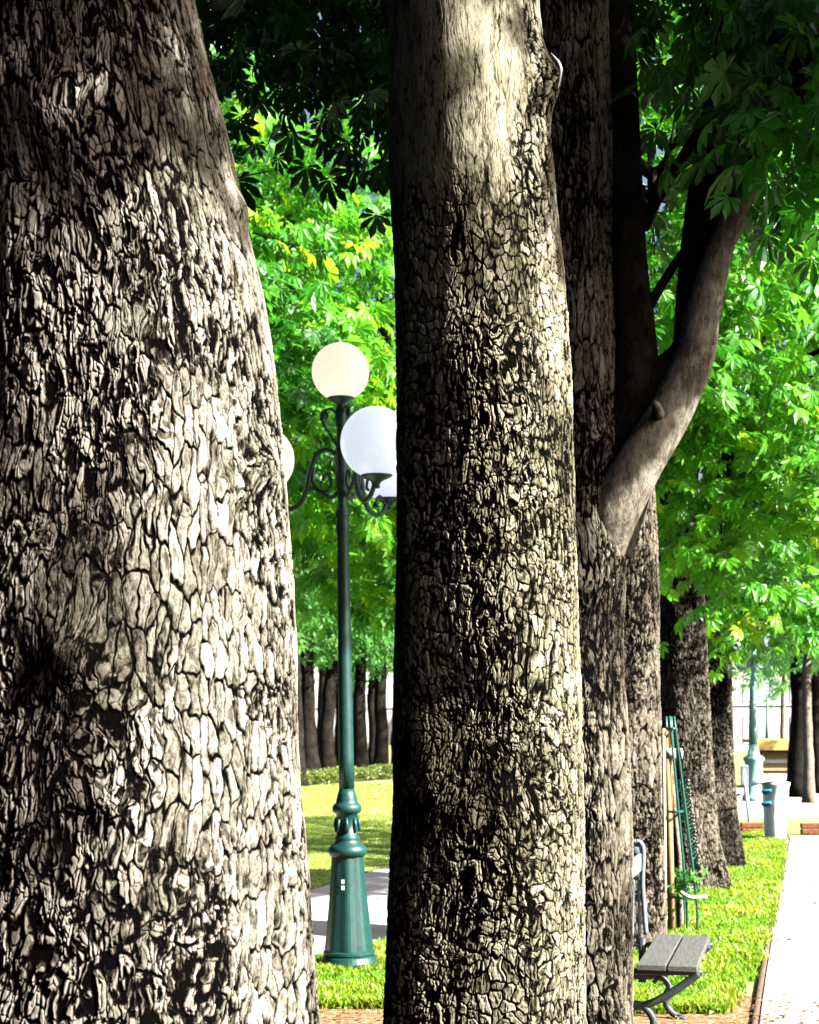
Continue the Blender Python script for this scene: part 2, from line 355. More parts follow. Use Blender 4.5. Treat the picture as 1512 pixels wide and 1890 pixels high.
def leaves(name, P, N, A, sc, near, m, parent, r, tone=None):
    V0, Q0, T0_ = LT[near]; n = len(P)
    N = norm(N); A = norm(A-N*np.sum(A*N, -1, keepdims=True)); B = np.cross(A, N)
    M3 = np.stack([B, A, N], 1)                              # rows: basis
    W0 = np.repeat(V0[None], n, 0); rr_ = W0[:, :, 0]**2+W0[:, :, 1]**2; W0[:, :, 2] -= rr_*(r.random(n)*.55-.12)[:, None]; W0[:, :, 2] += (.16*r.normal(size=n))[:, None]*W0[:, :, 0]*W0[:, :, 1]*2
    W0[:, :, 0] *= (.8+.3*r.random(n))[:, None]
    V = np.einsum('nvk,nkj->nvj', W0, M3)*sc[:, None, None]+P[:, None, :]
    # each leaflet varies a little
    V = V+r.normal(0, .012, V.shape)*sc[:, None, None]*1.2
    base = (np.arange(n)*len(V0))[:, None, None]
    f = [(Q0[None]+base).reshape(-1, 4)]
    if T0_ is not None: f.append((T0_[None]+base).reshape(-1, 3))
    rv = r.random(n)*.8 if tone is None else tone
    rnd = np.repeat(rv, len(V0))+np.tile(np.linspace(0, .12, len(V0)), n)
    l = parent.matrix_basis.translation if parent is not None else Vector((0, 0, 0))
    return npmesh(name, V.reshape(-1, 3), f, m, parent, False, {'rnd': np.clip(rnd, 0, 1)}, off=(l.x, l.y, l.z))
def sprays(blobs, r, size, per=11, length=.8, inner=.45):
    """leaf positions, normals and axes of drooping sprays filling the given blobs"""
    Ps, Ns, As, Ss, Ts = [], [], [], [], []
    for (cx, cy, cz, rx, ry, rz, n) in blobs:
        d = norm(r.normal(size=(n, 3))); rad = inner+(1-inner)*r.random(n)**.5
        rad = rad*(1+.18*np.sin(d[:, 0]*5+cx)*np.cos(d[:, 1]*4+d[:, 2]*6))
        c = np.array([cx, cy, cz])+d*rad[:, None]*np.array([rx, ry, rz])
        az = np.arctan2(d[:, 1], d[:, 0])+r.normal(0, .5, n)
        out = np.stack([np.cos(az), np.sin(az), -.35+.25*r.normal(size=n)], 1); out = norm(out)
        side = norm(np.cross(out, np.array([0, 0, 1.])))
        ton = np.clip(.42+.22*r.normal(size=n), 0, .9)
        for k in range(per):
            t = (k+.5)/per; sg = (-1)**k; lat = (.28*(1-t)+.1)*length*sg*(.6+.8*r.random(n))
            P = c+out*(t-.4)[..., None]*length if isinstance(t, np.ndarray) else c+out*((t-.4)*length)
            P = P+side*lat[:, None]+np.array([0, 0, -1.])*(.25*t*t*length)+r.normal(0, .05*length, (n, 3))
            Nn = np.array([0, 0, 1.])*.75+out*.55+r.normal(0, .33, (n, 3))
            Ax = out*.7+side*sg*.9*(1-t)+np.array([0, 0, -.35])+r.normal(0, .25, (n, 3))
            Ps.append(P); Ns.append(Nn); As.append(Ax); Ss.append(size*(.7+.5*r.random(n))); Ts.append(np.clip(ton+.13*r.normal(size=n), 0, 1))
    return [np.concatenate(q) for q in (Ps, Ns, As, Ss, Ts)]
def in_view_keep(P, keep):                                      # a clearing where a crown has a hole in the photograph
    return keep(P[:, 0], P[:, 1], P[:, 2])
def crown(blobs, seed, parent, size=.17, near=True, m='leaf', per=11, length=.8, name='crown', cut=None, inner=.45):
    r = np.random.default_rng(seed); P, N, A, Sc, T = sprays(blobs, r, size, per, length, inner)
    if cut is not None:
        k = cut(P); P, N, A, Sc, T = P[k], N[k], A[k], Sc[k], T[k]
    return leaves(name, P, N, A, Sc, near, M[m], parent, r, T)
def limb(pts, parent, name='branch', m='limb', n=14, k=10, wob=.0, seed=0):
    """pts: (x,y,z,r) world"""
    Q = spline(pts, k); r = np.random.default_rng(seed)
    if wob: Q[1:-1, :3] += r.normal(0, wob, (len(Q)-2, 3))
    mb = MB(); l = parent.location; mb.tube(Q[:, :3]-np.array(l), np.maximum(Q[:, 3], .002), n)
    return mb.build(name, M[m], parent, True)
def twigs(blobs, origin, parent, seed, n=14, r0=.05, m='twig', name='branch'):
    """one branching structure that carries the crown"""
    r = np.random.default_rng(seed); mb = MB(); l = np.array(parent.location); o = np.array(origin, float)
    for b in blobs:
        c = np.array(b[:3]); R3 = np.array(b[3:6])
        mid0 = o*.5+c*.5; mb.tube(spline([np.append(o, r0*1.6), np.append(mid0+r.normal(0, .15, 3), r0*1.3), np.append(c, r0)], 5)[:, :3]-l, np.linspace(r0*1.5, r0*.9, 11), 8)
        for k in range(n):
            d = norm(r.normal(size=3)); d[2] = d[2]*.6; e = c+d*R3*.95; s0 = o*.25+c*.75+r.normal(0, .2, 3)*R3*.3
            md = (s0+e)/2+r.normal(0, .12, 3)*R3*.4+np.array([0, 0, .1]); q = spline([s0, md, e], 6)
            mb.tube(q-l, np.linspace(r0*.55, r0*.1, len(q)), 6)
            for h in range(3):
                a = q[4+2*h]; e2 = a+norm(r.normal(size=3))*R3*.28+np.array([0, 0, -.12]); q2 = spline([a, (a+e2)/2+r.normal(0, .05, 3), e2], 4)
                mb.tube(q2-l, np.linspace(r0*.22, r0*.06, len(q2)), 5)
    return mb.build(name, M[m], parent, True)

# ================================================================== THE SETTING
def sheet(name, poly, z, m, sub=1, label=None):
    """a flat (or terrain-following) polygon strip given as left and right edge point lists"""
    Lp, Rp = poly; n = 60; k = 14
    a = spline(Lp, 20); b = spline(Rp, 20)
    def rs(q, n):
        s = np.concatenate([[0], np.cumsum(np.hypot(*np.diff(q, axis=0).T))]); t = np.linspace(0, s[-1], n)
        return np.stack([np.interp(t, s, q[:, 0]), np.interp(t, s, q[:, 1])], 1)
    a = rs(a, n); b = rs(b, n); t = np.linspace(0, 1, k)[None, :, None]
    G = a[:, None]*(1-t)+b[:, None]*t; G = G.reshape(-1, 2)
    V = np.column_stack([G, gz(G[:, 0], G[:, 1])+z])
    i = np.arange(n-1)[:, None]*k; j = np.arange(k-1)[None]
    Q = np.stack([i+j, i+j+1, i+k+j+1, i+k+j], -1).reshape(-1, 4)
    o = npmesh(name, V, Q, M[m], None, True); tag(o, kind='structure'); return o
xs = np.concatenate([[-900, -300, -100, -50], np.arange(-30, 31, 1.), [50, 100, 300, 900]])
ys = np.concatenate([[-300, -60, -20], np.arange(-8, 60, 1.), [80, 120, 300, 1500]])
XX, YY = np.meshgrid(xs, ys); V = np.column_stack([XX.ravel(), YY.ravel(), gz(XX, YY).ravel()])
nx = len(xs); i = np.arange(len(ys)-1)[:, None]*nx; j = np.arange(nx-1)[None]
tag(npmesh('ground', V, np.stack([i+j, i+j+1, i+nx+j+1, i+nx+j], -1).reshape(-1, 4), M['ground'], None, True), kind='structure')
rowdir = .28
sheet('soil', ([(-6, -2), (-4.4, 5), (-3.3, 8.7)], [(9, -2), (4.0, 5), (3.0, 8.9)]), .004, 'soil')
sheet('gravel_path', ([(-6, 3), (-2.2, 11), (-1.0, 14.8), (-.23, 17.5), (1.6, 24), (6.5, 41)], [(-3.6, 3), (-.66, 10.3), (-.19, 11.15), (1.1, 14.8), (3.0, 20), (9.5, 41)]), .008, 'gravel')
sheet('lawn', ([(-30, 3), (-30, 14), (-30, 22), (-30, 34)], [(-6.05, 3.2), (-2.3, 11), (-1.05, 14.9), (-.28, 17.6), (1.5, 24), (3.6, 33)][:6]), .010, 'lawn')
sheet('grass_strip', ([(-1.75, 8.55), (-.66, 10.35), (-.19, 11.2), (1.05, 14.8), (2.9, 20), (5, 26)], [(1.62, 8.7), (2.25, 10.6), (2.8, 12.0), (3.75, 15.2), (5.1, 20.2), (6.3, 24.6)]), .012, 'lawn')
sheet('footpath', ([(.9, 4), (1.92, 8.1), (3.5, 14), (5.45, 21.2), (5.75, 22.4)], [(6, 4), (7.3, 8.1), (9, 14), (11, 21), (11.4, 22.4)]), .016, 'paving')
sheet('cross_path', ([(5.2, 26), (7, 27.2), (12, 28.5), (22, 30)], [(6.2, 38), (9, 38), (13, 38), (24, 38)]), .008, 'gravel')
# dark worn edge of the footpath
mb = MB(); e = spline([(.87, 4), (1.89, 8.1), (3.47, 14), (5.42, 21.2)], 16)
mb.tube(np.column_stack([e, np.full(len(e), .004)]), .022, 6); tag(mb.build('path_edge', M['kerb'], None, True), kind='structure')

def grass(name, label, poly, dens, hgt, seed, m='grass', tonef=None):
    r = np.random.default_rng(seed); Lp, Rp = poly
    a = spline(Lp, 16); b = spline(Rp, 16); y0 = max(a[0, 1], b[0, 1]); y1 = min(a[-1, 1], b[-1, 1])
    n = int(dens); t = r.random(n)
    y = y0+(y1-y0)*t**1.35; xl = np.interp(y, a[:, 1], a[:, 0]); xr = np.interp(y, b[:, 1], b[:, 0]); 
    x = xl+(xr-xl)*r.random(n)+r.normal(0, .035, n)
    cl = fbm(x*3.1, y*3.1, 5, 3); h = hgt*(.45+.8*r.random(n))*(1+.7*cl); k = h > .006
    x, y, h, cl = x[k], y[k], h[k], cl[k]; n = len(x)
    az = r.random(n)*2*math.pi; w = .0035+.0035*r.random(n)+.0006*y; ln = h*(.2+.6*r.random(n))
    dx, dy = np.cos(az), np.sin(az); z = gz(x, y)
    P0 = np.stack([x-dy*w, y+dx*w, z], 1); P1 = np.stack([x+dy*w, y-dx*w, z], 1)
    P2 = np.stack([x+dy*w*.6+dx*ln*.4, y-dx*w*.6+dy*ln*.4, z+h*.65], 1); P3 = np.stack([x-dy*w*.6+dx*ln*.4, y+dx*w*.6+dy*ln*.4, z+h*.65], 1)
    P4 = np.stack([x+dx*ln, y+dy*ln, z+h], 1)
    V = np.stack([P0, P1, P2, P3, P4], 1).reshape(-1, 3); b5 = (np.arange(n)*5)[:, None]
    tone = np.clip(.5+.55*cl+.2*r.normal(size=n), 0, 1)
    o = npmesh(name, V, [b5+np.array([0, 1, 2, 3]), b5+np.array([3, 2, 4])], M[m], None, False, {'rnd': np.repeat(tone, 5)})
    return tag(o, label, 'grass', kind='stuff')
grass('grass', 'yellow green grass of the verge between tree row and pale footpath', ([(.5, 8.35), (.55, 10.6), (1.2, 14.8), (3.0, 20), (4.7, 25)], [(1.75, 8.35), (2.5, 10.6), (3.65, 14.7), (5.1, 20.2), (6.3, 25)]), 150000, .058, 3)
grass('grass', 'short grass round the foot of the green street lamp', ([(-1.75, 8.5), (-.66, 10.3), (-.22, 11.1)], [(.3, 8.5), (.45, 10.3), (.5, 11.1)]), 34000, .06, 4)
grass('grass', 'bright mown lawn beyond the gravel path', ([(-5, 12.5), (-6, 20), (-7, 34)], [(-1.75, 12.5), (.35, 20), (3.0, 34)]), 110000, .022, 6, 'lawn_blades')
# leaf litter and fallen bits on the soil
r_ = np.random.default_rng(12); n_ = 3500
P_ = np.column_stack([r_.uniform(-2.5, 3.4, n_), r_.uniform(6.4, 8.9, n_), np.full(n_, .02)])
k_ = 900; y_ = r_.uniform(8.5, 21, k_); P_[:k_] = np.column_stack([-.41+.27*y_+r_.uniform(-.6, 2.6, k_)**1.0, y_, np.full(k_, .035)])
V0 = np.array([(-.5, 0, 0), (0, -.28, .12), (.55, 0, 0), (0, .28, .1)]); az = r_.random(n_)*6.28; sc = .015+.035*r_.random(n_)
Vv = np.stack([(V0[None, :, 0]*np.cos(az)[:, None]-V0[None, :, 1]*np.sin(az)[:, None])*sc[:, None], (V0[None, :, 0]*np.sin(az)[:, None]+V0[None, :, 1]*np.cos(az)[:, None])*sc[:, None], V0[None, :, 2]*sc[:, None]+r_.normal(0, .004, (n_, 4))], -1)+P_[:, None]
M['litter'] = leaf_mat('dry_leaf_litter', [(0, (.12, .05, .02)), (.5, (.36, .2, .08)), (1, (.6, .45, .25))], .15)
tag(npmesh('leaf_litter', Vv.reshape(-1, 3), (np.arange(n_)*4)[:, None]+np.array([0, 1, 2, 3]), M['litter'], None, False, {'rnd': np.repeat(r_.random(n_), 4)}), 'brown dry leaf litter strewn on bare soil under the trees', 'leaf litter', kind='stuff')

# ================================================================== THE TREES
def edges_to_prof(L, Rr, d, extra_top=None):
    ys_ = sorted(set([p[0] for p in L]+[p[0] for p in Rr])); out = []
    for y in ys_:
        l = ip(y, L); r = ip(y, Rr); out.append((zpx(y, d), xpx((l+r)/2, d), (r-l)/2/F*d))
    out = sorted(out); return out
GROW = 'chestnut trees of the row along the footpath'
# --- tree 1: the thick trunk at the left
d1 = 4.0
t1 = empty('chestnut_tree', (xpx(215, d1), d1+.35, 0), 'thickest trunk at the far left, wide plated grey bark filling the left third', 'tree', GROW)
p1 = edges_to_prof([(0, -50), (300, -52), (600, -40), (800, -50), (1000, -75), (1300, -120), (1890, -200)],
                   [(0, 358), (100, 380), (250, 417), (400, 448), (550, 482), (700, 503), (850, 517), (1000, 527), (1200, 540), (1400, 545), (1600, 560), (1750, 566), (1890, 571)], d1+.4)
p1 = [(0, p1[0][1]+.0, p1[0][2]+.22), (.35, p1[0][1], p1[0][2]+.07)]+p1+[(4.4, p1[-1][1]-.12, p1[-1][2]*.94), (8.5, p1[-1][1]-.6, .14)]
trunk('trunk', p1, d1+.40, 1100, rowz(.70, 3.90, 1300), 'bark', t1, 11, 'plate', .0115, (.018, 5),
      knots=[(zpx(1330, d1), -1.75, .12, -.015), (zpx(1205, d1), -1.62, .07, .045), (zpx(310, d1), -1.85, .13, -.04), (zpx(200, d1), -1.75, .12, .04), (zpx(830, d1), -.35, .07, .04), (zpx(1480, d1), -1.38, .05, .03), (zpx(300, d1), -.12, .05, .022), (zpx(560, d1), -2.6, .1, .05)])
# --- tree 2: the middle trunk
d2 = 5.4
t2 = empty('chestnut_tree', (xpx(900, d2), d2+.3, 0), 'middle trunk with scaly bark, smooth pale upper stem and black shaded left side', 'tree', GROW)
p2 = edges_to_prof([(0, 722), (300, 722), (500, 733), (800, 736), (1000, 736), (1200, 730), (1400, 727), (1600, 722), (1750, 715), (1890, 708)],
                   [(0, 990), (200, 1006), (300, 1015), (500, 1035), (700, 1050), (900, 1060), (1100, 1066), (1300, 1072), (1500, 1078), (1700, 1081), (1890, 1084)], d2+.34)
p2 = [(0, p2[0][1], p2[0][2]+.14), (.3, p2[0][1], p2[0][2]+.04)]+p2+[(5.2, p2[-1][1]-.02, p2[-1][2]*.92), (8.5, p2[-1][1]-.2, .12)]
def sm2(TH, ZZ):
    e = 3.66+.45*np.clip((TH+1.25), -.2, .6)+.22*fbm(TH*4, ZZ*5, 5, 4)
    return sst(e-.10, e+.12, ZZ)*(1-sst(-.95, -.5, TH))
trunk('trunk', p2, d2+.34, 760, rowz(.50, 4.35, 1250), 'bark_mid', t2, 23, 'scale', .012, (.035, 4),
      knots=[(zpx(1330, d2), -1.75, .22, -.05), (zpx(1440, d2), -1.25, .06, -.02), (zpx(90, d2), -.25, .10, .06), (zpx(640, d2), -1.9, .18, .03)], smz=sm2)
mb = MB(); a_ = [(xpx(1027, d2), d2+.2, zpx(52, d2)), (xpx(1043, d2), d2+.16, zpx(88, d2)), (xpx(1039, d2), d2+.18, zpx(125, d2))]  # pale strip stands in for the bright rim of light on the knot
q = spline(a_, 8)-np.array(t2.location); mb.tube(q, .0025+.0035*np.sin(np.linspace(0, 3.14, len(q))), 8)
o = mb.build('painted_rim_light', M['strap'], t2, True); tag(o, 'thin curved pale strip standing in for the rim of light near the top')
# --- tree 3: forked trunk behind the middle one
d3 = 6.7
t3 = empty('chestnut_tree', (xpx(1035, d3), d3+.3, 0), 'forked trunk right of the middle one, with a smooth pale limb reaching up right', 'tree', GROW)
p3 = edges_to_prof([(0, 935), (600, 925), (1100, 905), (1890, 893)],
                   [(0, 1120), (300, 1130), (600, 1142), (850, 1150), (1000, 1152), (1200, 1148), (1500, 1160), (1890, 1166)], d3+.32)
p3 = [(0, p3[0][1], p3[0][2]+.14)]+p3+[(5.8, p3[-1][1]-.02, p3[-1][2]*.95), (9, p3[-1][1]-.2, .12)]
trunk('trunk', p3, d3+.32, 520, rowz(.28, 4.95, 950), 'bark_far', t3, 37, 'ridge', .018, (.03, 5), knots=[(zpx(800, d3), -1.0, .1, .04), (zpx(1040, d3), -.95, .16, .05), (zpx(1090, d3), -1.2, .12, .03)])
def PX(x, y, d, r): return (xpx(x, d), d, zpx(y, d), r/F*d)
D = d3+.12
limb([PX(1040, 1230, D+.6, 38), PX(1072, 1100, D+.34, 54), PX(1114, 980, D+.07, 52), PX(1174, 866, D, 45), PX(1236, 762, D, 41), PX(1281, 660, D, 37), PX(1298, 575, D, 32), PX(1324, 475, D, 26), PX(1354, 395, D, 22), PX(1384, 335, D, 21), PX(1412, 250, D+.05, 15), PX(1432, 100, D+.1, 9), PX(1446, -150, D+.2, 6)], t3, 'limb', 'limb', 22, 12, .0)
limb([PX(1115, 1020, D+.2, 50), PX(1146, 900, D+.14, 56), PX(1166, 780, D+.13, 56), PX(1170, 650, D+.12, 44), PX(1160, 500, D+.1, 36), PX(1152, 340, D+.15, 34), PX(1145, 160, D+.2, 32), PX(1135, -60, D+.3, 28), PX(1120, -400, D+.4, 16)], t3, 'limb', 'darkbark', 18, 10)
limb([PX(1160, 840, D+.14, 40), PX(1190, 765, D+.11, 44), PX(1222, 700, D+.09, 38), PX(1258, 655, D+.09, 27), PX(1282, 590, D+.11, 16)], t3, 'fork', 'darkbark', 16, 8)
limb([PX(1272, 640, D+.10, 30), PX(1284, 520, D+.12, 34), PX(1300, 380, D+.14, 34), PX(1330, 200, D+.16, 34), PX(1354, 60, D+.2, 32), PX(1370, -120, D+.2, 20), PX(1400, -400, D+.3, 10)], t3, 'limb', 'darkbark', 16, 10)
limb([PX(1186, 420, D+.1, 14), PX(1208, 375, D+.1, 12), PX(1248, 310, D+.1, 11), PX(1300, 225, D+.12, 9), PX(1335, 160, D+.16, 8)], t3, 'branch', 'darkbark', 10, 6)
limb([PX(1195, 570, D+.1, 11), PX(1225, 520, D+.1, 9), PX(1262, 465, D+.1, 8), PX(1290, 440, D+.14, 7)], t3, 'branch', 'darkbark', 10, 6)
limb([PX(1300, 640, D, 14), PX(1312, 632, D-.05, 10), PX(1316, 624, D-.06, 6)], t3, 'knot', 'limb', 10, 5)
limb([PX(1215, 765, D-.1, 12), PX(1212, 750, D-.18, 8), PX(1208, 742, D-.2, 4)], t3, 'knot', 'limb', 10, 5)
# --- tree 4: behind it, right edge seen beside the bench back
d4 = 10.6
t4 = empty('chestnut_tree', (xpx(1125, d4), d4+.3, 0), 'fourth trunk of the row, seen as a brown strip directly behind the bench back', 'tree', GROW)
p4 = edges_to_prof([(0, 1010), (900, 1030), (1890, 1000)], [(0, 1165), (600, 1180), (900, 1208), (1100, 1219), (1500, 1222), (1700, 1228), (1890, 1240)], d4+.3)
p4 = [(0, p4[0][1], p4[0][2]+.05)]+p4+[(10, p4[-1][1], .12)]
trunk('trunk', p4, d4+.3, 340, rowz(.1, 4.2, 620), 'bark_far', t4, 41, 'ridge', .018, (.03, 5))
# --- tree 5 and 6: to the right
d5 = 14.6
t5 = empty('chestnut_tree', (xpx(1282, d5), d5+.3, 0), 'grey brown trunk just behind the green guarded sapling', 'tree', GROW)
p5 = edges_to_prof([(900, 1222), (1150, 1218), (1400, 1222), (1550, 1228), (1650, 1232)], [(900, 1300), (1150, 1316), (1300, 1322), (1450, 1330), (1550, 1338), (1650, 1352)], d5)
p5 = [(-.05, p5[0][1], p5[0][2]+.08), (.12, p5[0][1], p5[0][2]+.03)]+p5[1:]+[(10, p5[-1][1]+.2, .12)]
trunk('trunk', p5, d5+.3, 260, rowz(.05, 3.4, 460), 'bark_far', t5, 53, 'plate', .018, (.05, 5), sc=.8)
d6 = 17.0
t6 = empty('chestnut_tree', (xpx(1340, d6), d6+.3, 0), 'narrower dark sided trunk right of the grey brown one, nearest the grass verge', 'tree', GROW)
p6 = edges_to_prof([(900, 1306), (1150, 1306), (1500, 1306), (1600, 1300)], [(900, 1354), (1150, 1361), (1400, 1366), (1500, 1372), (1600, 1382)], d6)
p6 = [(-.05, p6[0][1], p6[0][2]+.06), (.12, p6[0][1], p6[0][2]+.02)]+p6[1:]+[(10, p6[-1][1]+.3, .1)]
trunk('trunk', p6, d6+.3, 180, rowz(.05, 3.2, 320), 'bark_far', t6, 59, 'plate', .018, (.06, 4), sc=.8)

# crowns of the row, plus unseen leaf masses added for shade
B1 = [(-2.6, 7.6, 7.4, 2.6, 3.0, 2.2, 260), (-.9, 8.6, 6.9, 1.9, 1.9, 1.8, 200), (-3.2, 3.0, 7.6, 3.0, 3.0, 2.0, 160)]  # nearest blob is unseen, added overhead to block skylight
crown(B1, 101, t1, .17, True, 'leaf_shade_dark'); twigs(B1, (-1.2, 4.5, 4.6), t1, 1)
B2 = [(.2, 8.3, 7.0, 1.6, 1.8, 1.7, 170), (2.0, 2.9, 7.1, 1.2, 1.2, 1.0, 70), (1.0, 2.8, 8.1, 2.2, 3.2, .7, 190)]  # nearer blobs are unseen, added to shade upper trunks and block skylight
crown(B2, 102, t2, .17, True, 'leaf_shade_dark'); twigs(B2, (.3, 5.8, 5.2), t2, 2)
B3 = [(2.0, 7.5, 4.85, .42, .4, .45, 22), (2.05, 7.9, 6.1, .55, .5, .6, 30), (1.72, 6.5, 4.42, .25, .22, .25, 9), (1.85, 6.8, 5.0, .4, .4, .35, 16), (3.2, 5.9, 6.75, .9, .6, .8, 70), (4.6, 6.9, 8.4, 1.5, 1.5, 1.2, 120), (3.1, 5.25, 6.1, .5, .5, 1.2, 120), (2.5, 8.6, 6.9, 1.1, 1.2, 1.4, 110), (1.0, 8.2, 7.4, 1.3, 1.3, 1.5, 90), (2.7, 8.0, 6.8, 1.0, 1.3, 1.4, 70)]  # clusters far to the right are out of view, added to shade this tree
crown(B3, 103, t3, .16, True, 'leaf_shade_mid'); twigs(B3, (1.5, 7.0, 5.3), t3, 3, 9, .035)
B4 = [(2.0, 11.8, 6.0, 1.1, 1.2, 2.0, 150)]
crown(B4, 104, t4, .16, True, 'leaf'); twigs(B4, (1.4, 10.9, 5.5), t4, 4)
B5 = [(3.6, 13.2, 4.9, 1.5, 1.7, 1.5, 105), (4.4, 15.2, 7.5, 1.6, 1.5, 1.8, 130), (2.9, 13.3, 3.9, .8, .8, 1.1, 70)]
crown(B5, 105, t5, .16, True, 'leaf'); twigs(B5, (2.9, 14.8, 4.6), t5, 5)
B6 = [(3.8, 15.9, 2.98, .55, .5, .42, 34), (5.2, 17.4, 5.2, 1.8, 1.8, 2.2, 150), (6.8, 18.5, 8.0, 2.0, 2.2, 2.2, 180)]
crown(B6, 106, t6, .15, True, 'leaf'); twigs(B6, (3.8, 17.3, 5.0), t6, 6)

# --- trees behind the lamp (their crowns fill the gap), trunks hidden by the near ones
def tree(x, y, blobs, label, seed, tr=.28, m='leaf', near=True, size=.19, bark='darkbark', group=None, top=None, per=11, length=.8, th=4.5, inner=.45):
    g = float(gz(x, y)); t = empty('chestnut_tree', (x, y, g), label, 'tree', group); mb = MB(); r = np.random.default_rng(seed)
    k = 14; zz = np.linspace(0, th, k); q = np.column_stack([np.cumsum(r.normal(0, .02, k)), np.cumsum(r.normal(0, .02, k)), zz-.05])
    rad = tr*(1-.35*zz/th)+tr*.5*np.exp(-zz*3.5); mb.tube(q, rad*(1+.02*r.normal(size=k)), 14); mb.build('trunk', M[bark], t, True)
    crown(blobs, seed, t, size, near, m, per, length, inner=inner); twigs(blobs, (x, y, g+th-.2), t, seed+1, 10, .05)
    return t
GB = 'chestnut trees behind the street lamp'
tree(-3.6, 15.2, [(-1.5, 15.4, 4.9, 1.5, 1.6, 1.5, 150), (-2.4, 16.6, 7.8, 2.4, 2.2, 2.0, 230)], 'leafy tree whose bright crown shows just right of the thick left trunk', 201, group=GB)
tree(1.3, 19.2, [(-.5, 19.0, 4.9, 1.4, 1.4, 1.9, 170), (-1.0, 21.4, 8.4, 2.5, 1.7, 2.3, 210)], 'tree with bright leaves behind the upper globes of the street lamp', 202, group=GB)
# far row beyond the lawn
GL_ = 'unseen chestnut trees added left of the thick trunk'
tree(-5.6, 6.5, [(-4.9, 6.2, 4.6, 2.0, 3.2, 4.6, 520), (-5.5, 1.5, 4.6, 2.2, 3.0, 4.6, 420)], 'dense unseen tree added left of the thick trunk to block skylight', 220, .3, 'leaf_shade_dark', True, .26, inner=.7, per=12, length=1.0)  # crown shaped down to the ground to cut skylight from the left
tree(-4.4, 12.5, [(-4.6, 12.0, 4.6, 1.7, 2.4, 4.6, 330)], 'second dense tree added farther back on the left to block skylight', 221, .3, 'leaf_shade_dark', True, .26, inner=.7, per=12, length=1.0)  # added for the same skylight blocking, farther back
tree(-2.2, -4.6, [(-3.4, -4.2, 4.8, 3.0, 1.8, 4.6, 420), (1.2, -5.6, 5.0, 2.8, 1.6, 4.6, 380), (-1.2, -.8, 7.6, 3.2, 3.2, 1.6, 260)], 'unseen dense tree added behind the viewer to block skylight', 222, .3, 'leaf_shade_dark', True, .26, inner=.7, per=12, length=1.0)  # crowns behind and above the camera, added to darken shaded sides
GF = 'dark trunked trees in the far row beyond the lawn'
far = [(548, 33, 'leftmost'), (577, 36, 'second from the left'), (608, 37.5, 'third from the left'), (634, 39, 'right behind the lamp post'), (667, 40, 'first to the right of the lamp post'), (702, 41.5, 'beside the middle trunk'), (738, 43, 'mostly hidden by the middle trunk')]
for i_, (px, d, wd) in enumerate(far):
    x = xpx(px, d); bl = [(x, d, 5.2, 1.9, 1.8, 1.9, 90), (x+.3, d+.5, 8.0, 2.4, 2.0, 2.2, 90)]
    tree(x, d, bl, 'dark slim far trunk beyond the lawn, '+wd, 300+i_, .21, 'leaf_far', False, .22, 'darkbark', GF, per=10, length=1.0, th=4.2)
for i_, (px, d) in enumerate([(590, 47), (648, 49), (690, 51)]):
    x = xpx(px, d); tree(x, d, [(x, d, 6.2, 2.6, 2.0, 2.6, 80)], 'slim dark trunk of the rank behind the far row, '+['left of the lamp post', 'just right of the lamp post', 'beside the middle trunk'][i_], 330+i_, .2, 'leaf_far', False, .26, 'darkbark', GF, per=10, length=1.1, th=4.4)
# right background trees
GR = 'trees beyond the waste bin'
tree(xpx(1472, 36), 36, [(xpx(1480, 36), 36, 4.8, 1.7, 1.8, 1.8, 120), (xpx(1500, 36), 37, 8.6, 3.2, 2.6, 2.8, 140)], 'dark leaning trunk beyond the bin at the right', 350, .26, 'leaf_far', False, .2, 'darkbark', GR, per=10, length=.9, th=4.6)
tree(xpx(1492, 33), 33, [(xpx(1550, 33), 33, 4.4, 1.4, 1.6, 1.5, 90), (xpx(1580, 33), 34, 8, 3, 2.6, 2.6, 120)], 'slender pale lit trunk beyond the bin at the right edge', 351, .12, 'leaf_far', False, .2, 'palebark', GR, per=10, length=.9, th=4.4)
tree(xpx(1512, 38), 38, [(xpx(1640, 38), 38, 5.6, 2.4, 2, 2, 100)], 'brown trunk cut by the right edge of the photo', 352, .2, 'leaf_far', False, .2, 'darkbark', GR, per=10, length=.9, th=4.6)
for i_, (px, d, wd) in enumerate([(1388, 56, 'left of the pale green lamps'), (1446, 60, 'right of the pale green lamps')]):
    x = xpx(px, d); tree(x, d, [(x, d, 5.3, 1.7, 1.5, 1.9, 90), (x, d+.5, 8.2, 2.2, 2, 2.2, 90)], 'small hazy green tree before the pale building, '+wd, 360+i_, .13, 'leaf_far', False, .24, 'palebark', 'small trees before the pale building', per=10, length=1.0, th=4.4)
# low hedge along the far edge of the lawn
hl = spline([(-4.4, 31), (xpx(555, 33), 33.2), (xpx(735, 38), 37.5), (1.6, 43)], 14); r_ = np.random.default_rng(5); n_ = 16000
ti = r_.random(n_)*(len(hl)-1.01); i0 = ti.astype(int); fr = (ti-i0)[:, None]; c_ = hl[i0]*(1-fr)+hl[i0+1]*fr
hz = r_.random(n_)**.7*.28*(1+.15*np.sin(c_[:, 0]*7)); P_ = np.column_stack([c_+r_.normal(0, .14, (n_, 2)), gz(c_[:, 0], c_[:, 1])+hz+.02])
hd = empty('hedge', (float(hl[20, 0]), float(hl[20, 1]), .2), 'low olive hedge along the far edge of the lawn', 'hedge')
leaves('foliage', P_, r_.normal(0, .5, (n_, 3))+np.array([0, -.4, .8]), r_.normal(size=(n_, 3)), .06+.05*r_.random(n_), False, M['hedge'], hd, r_)

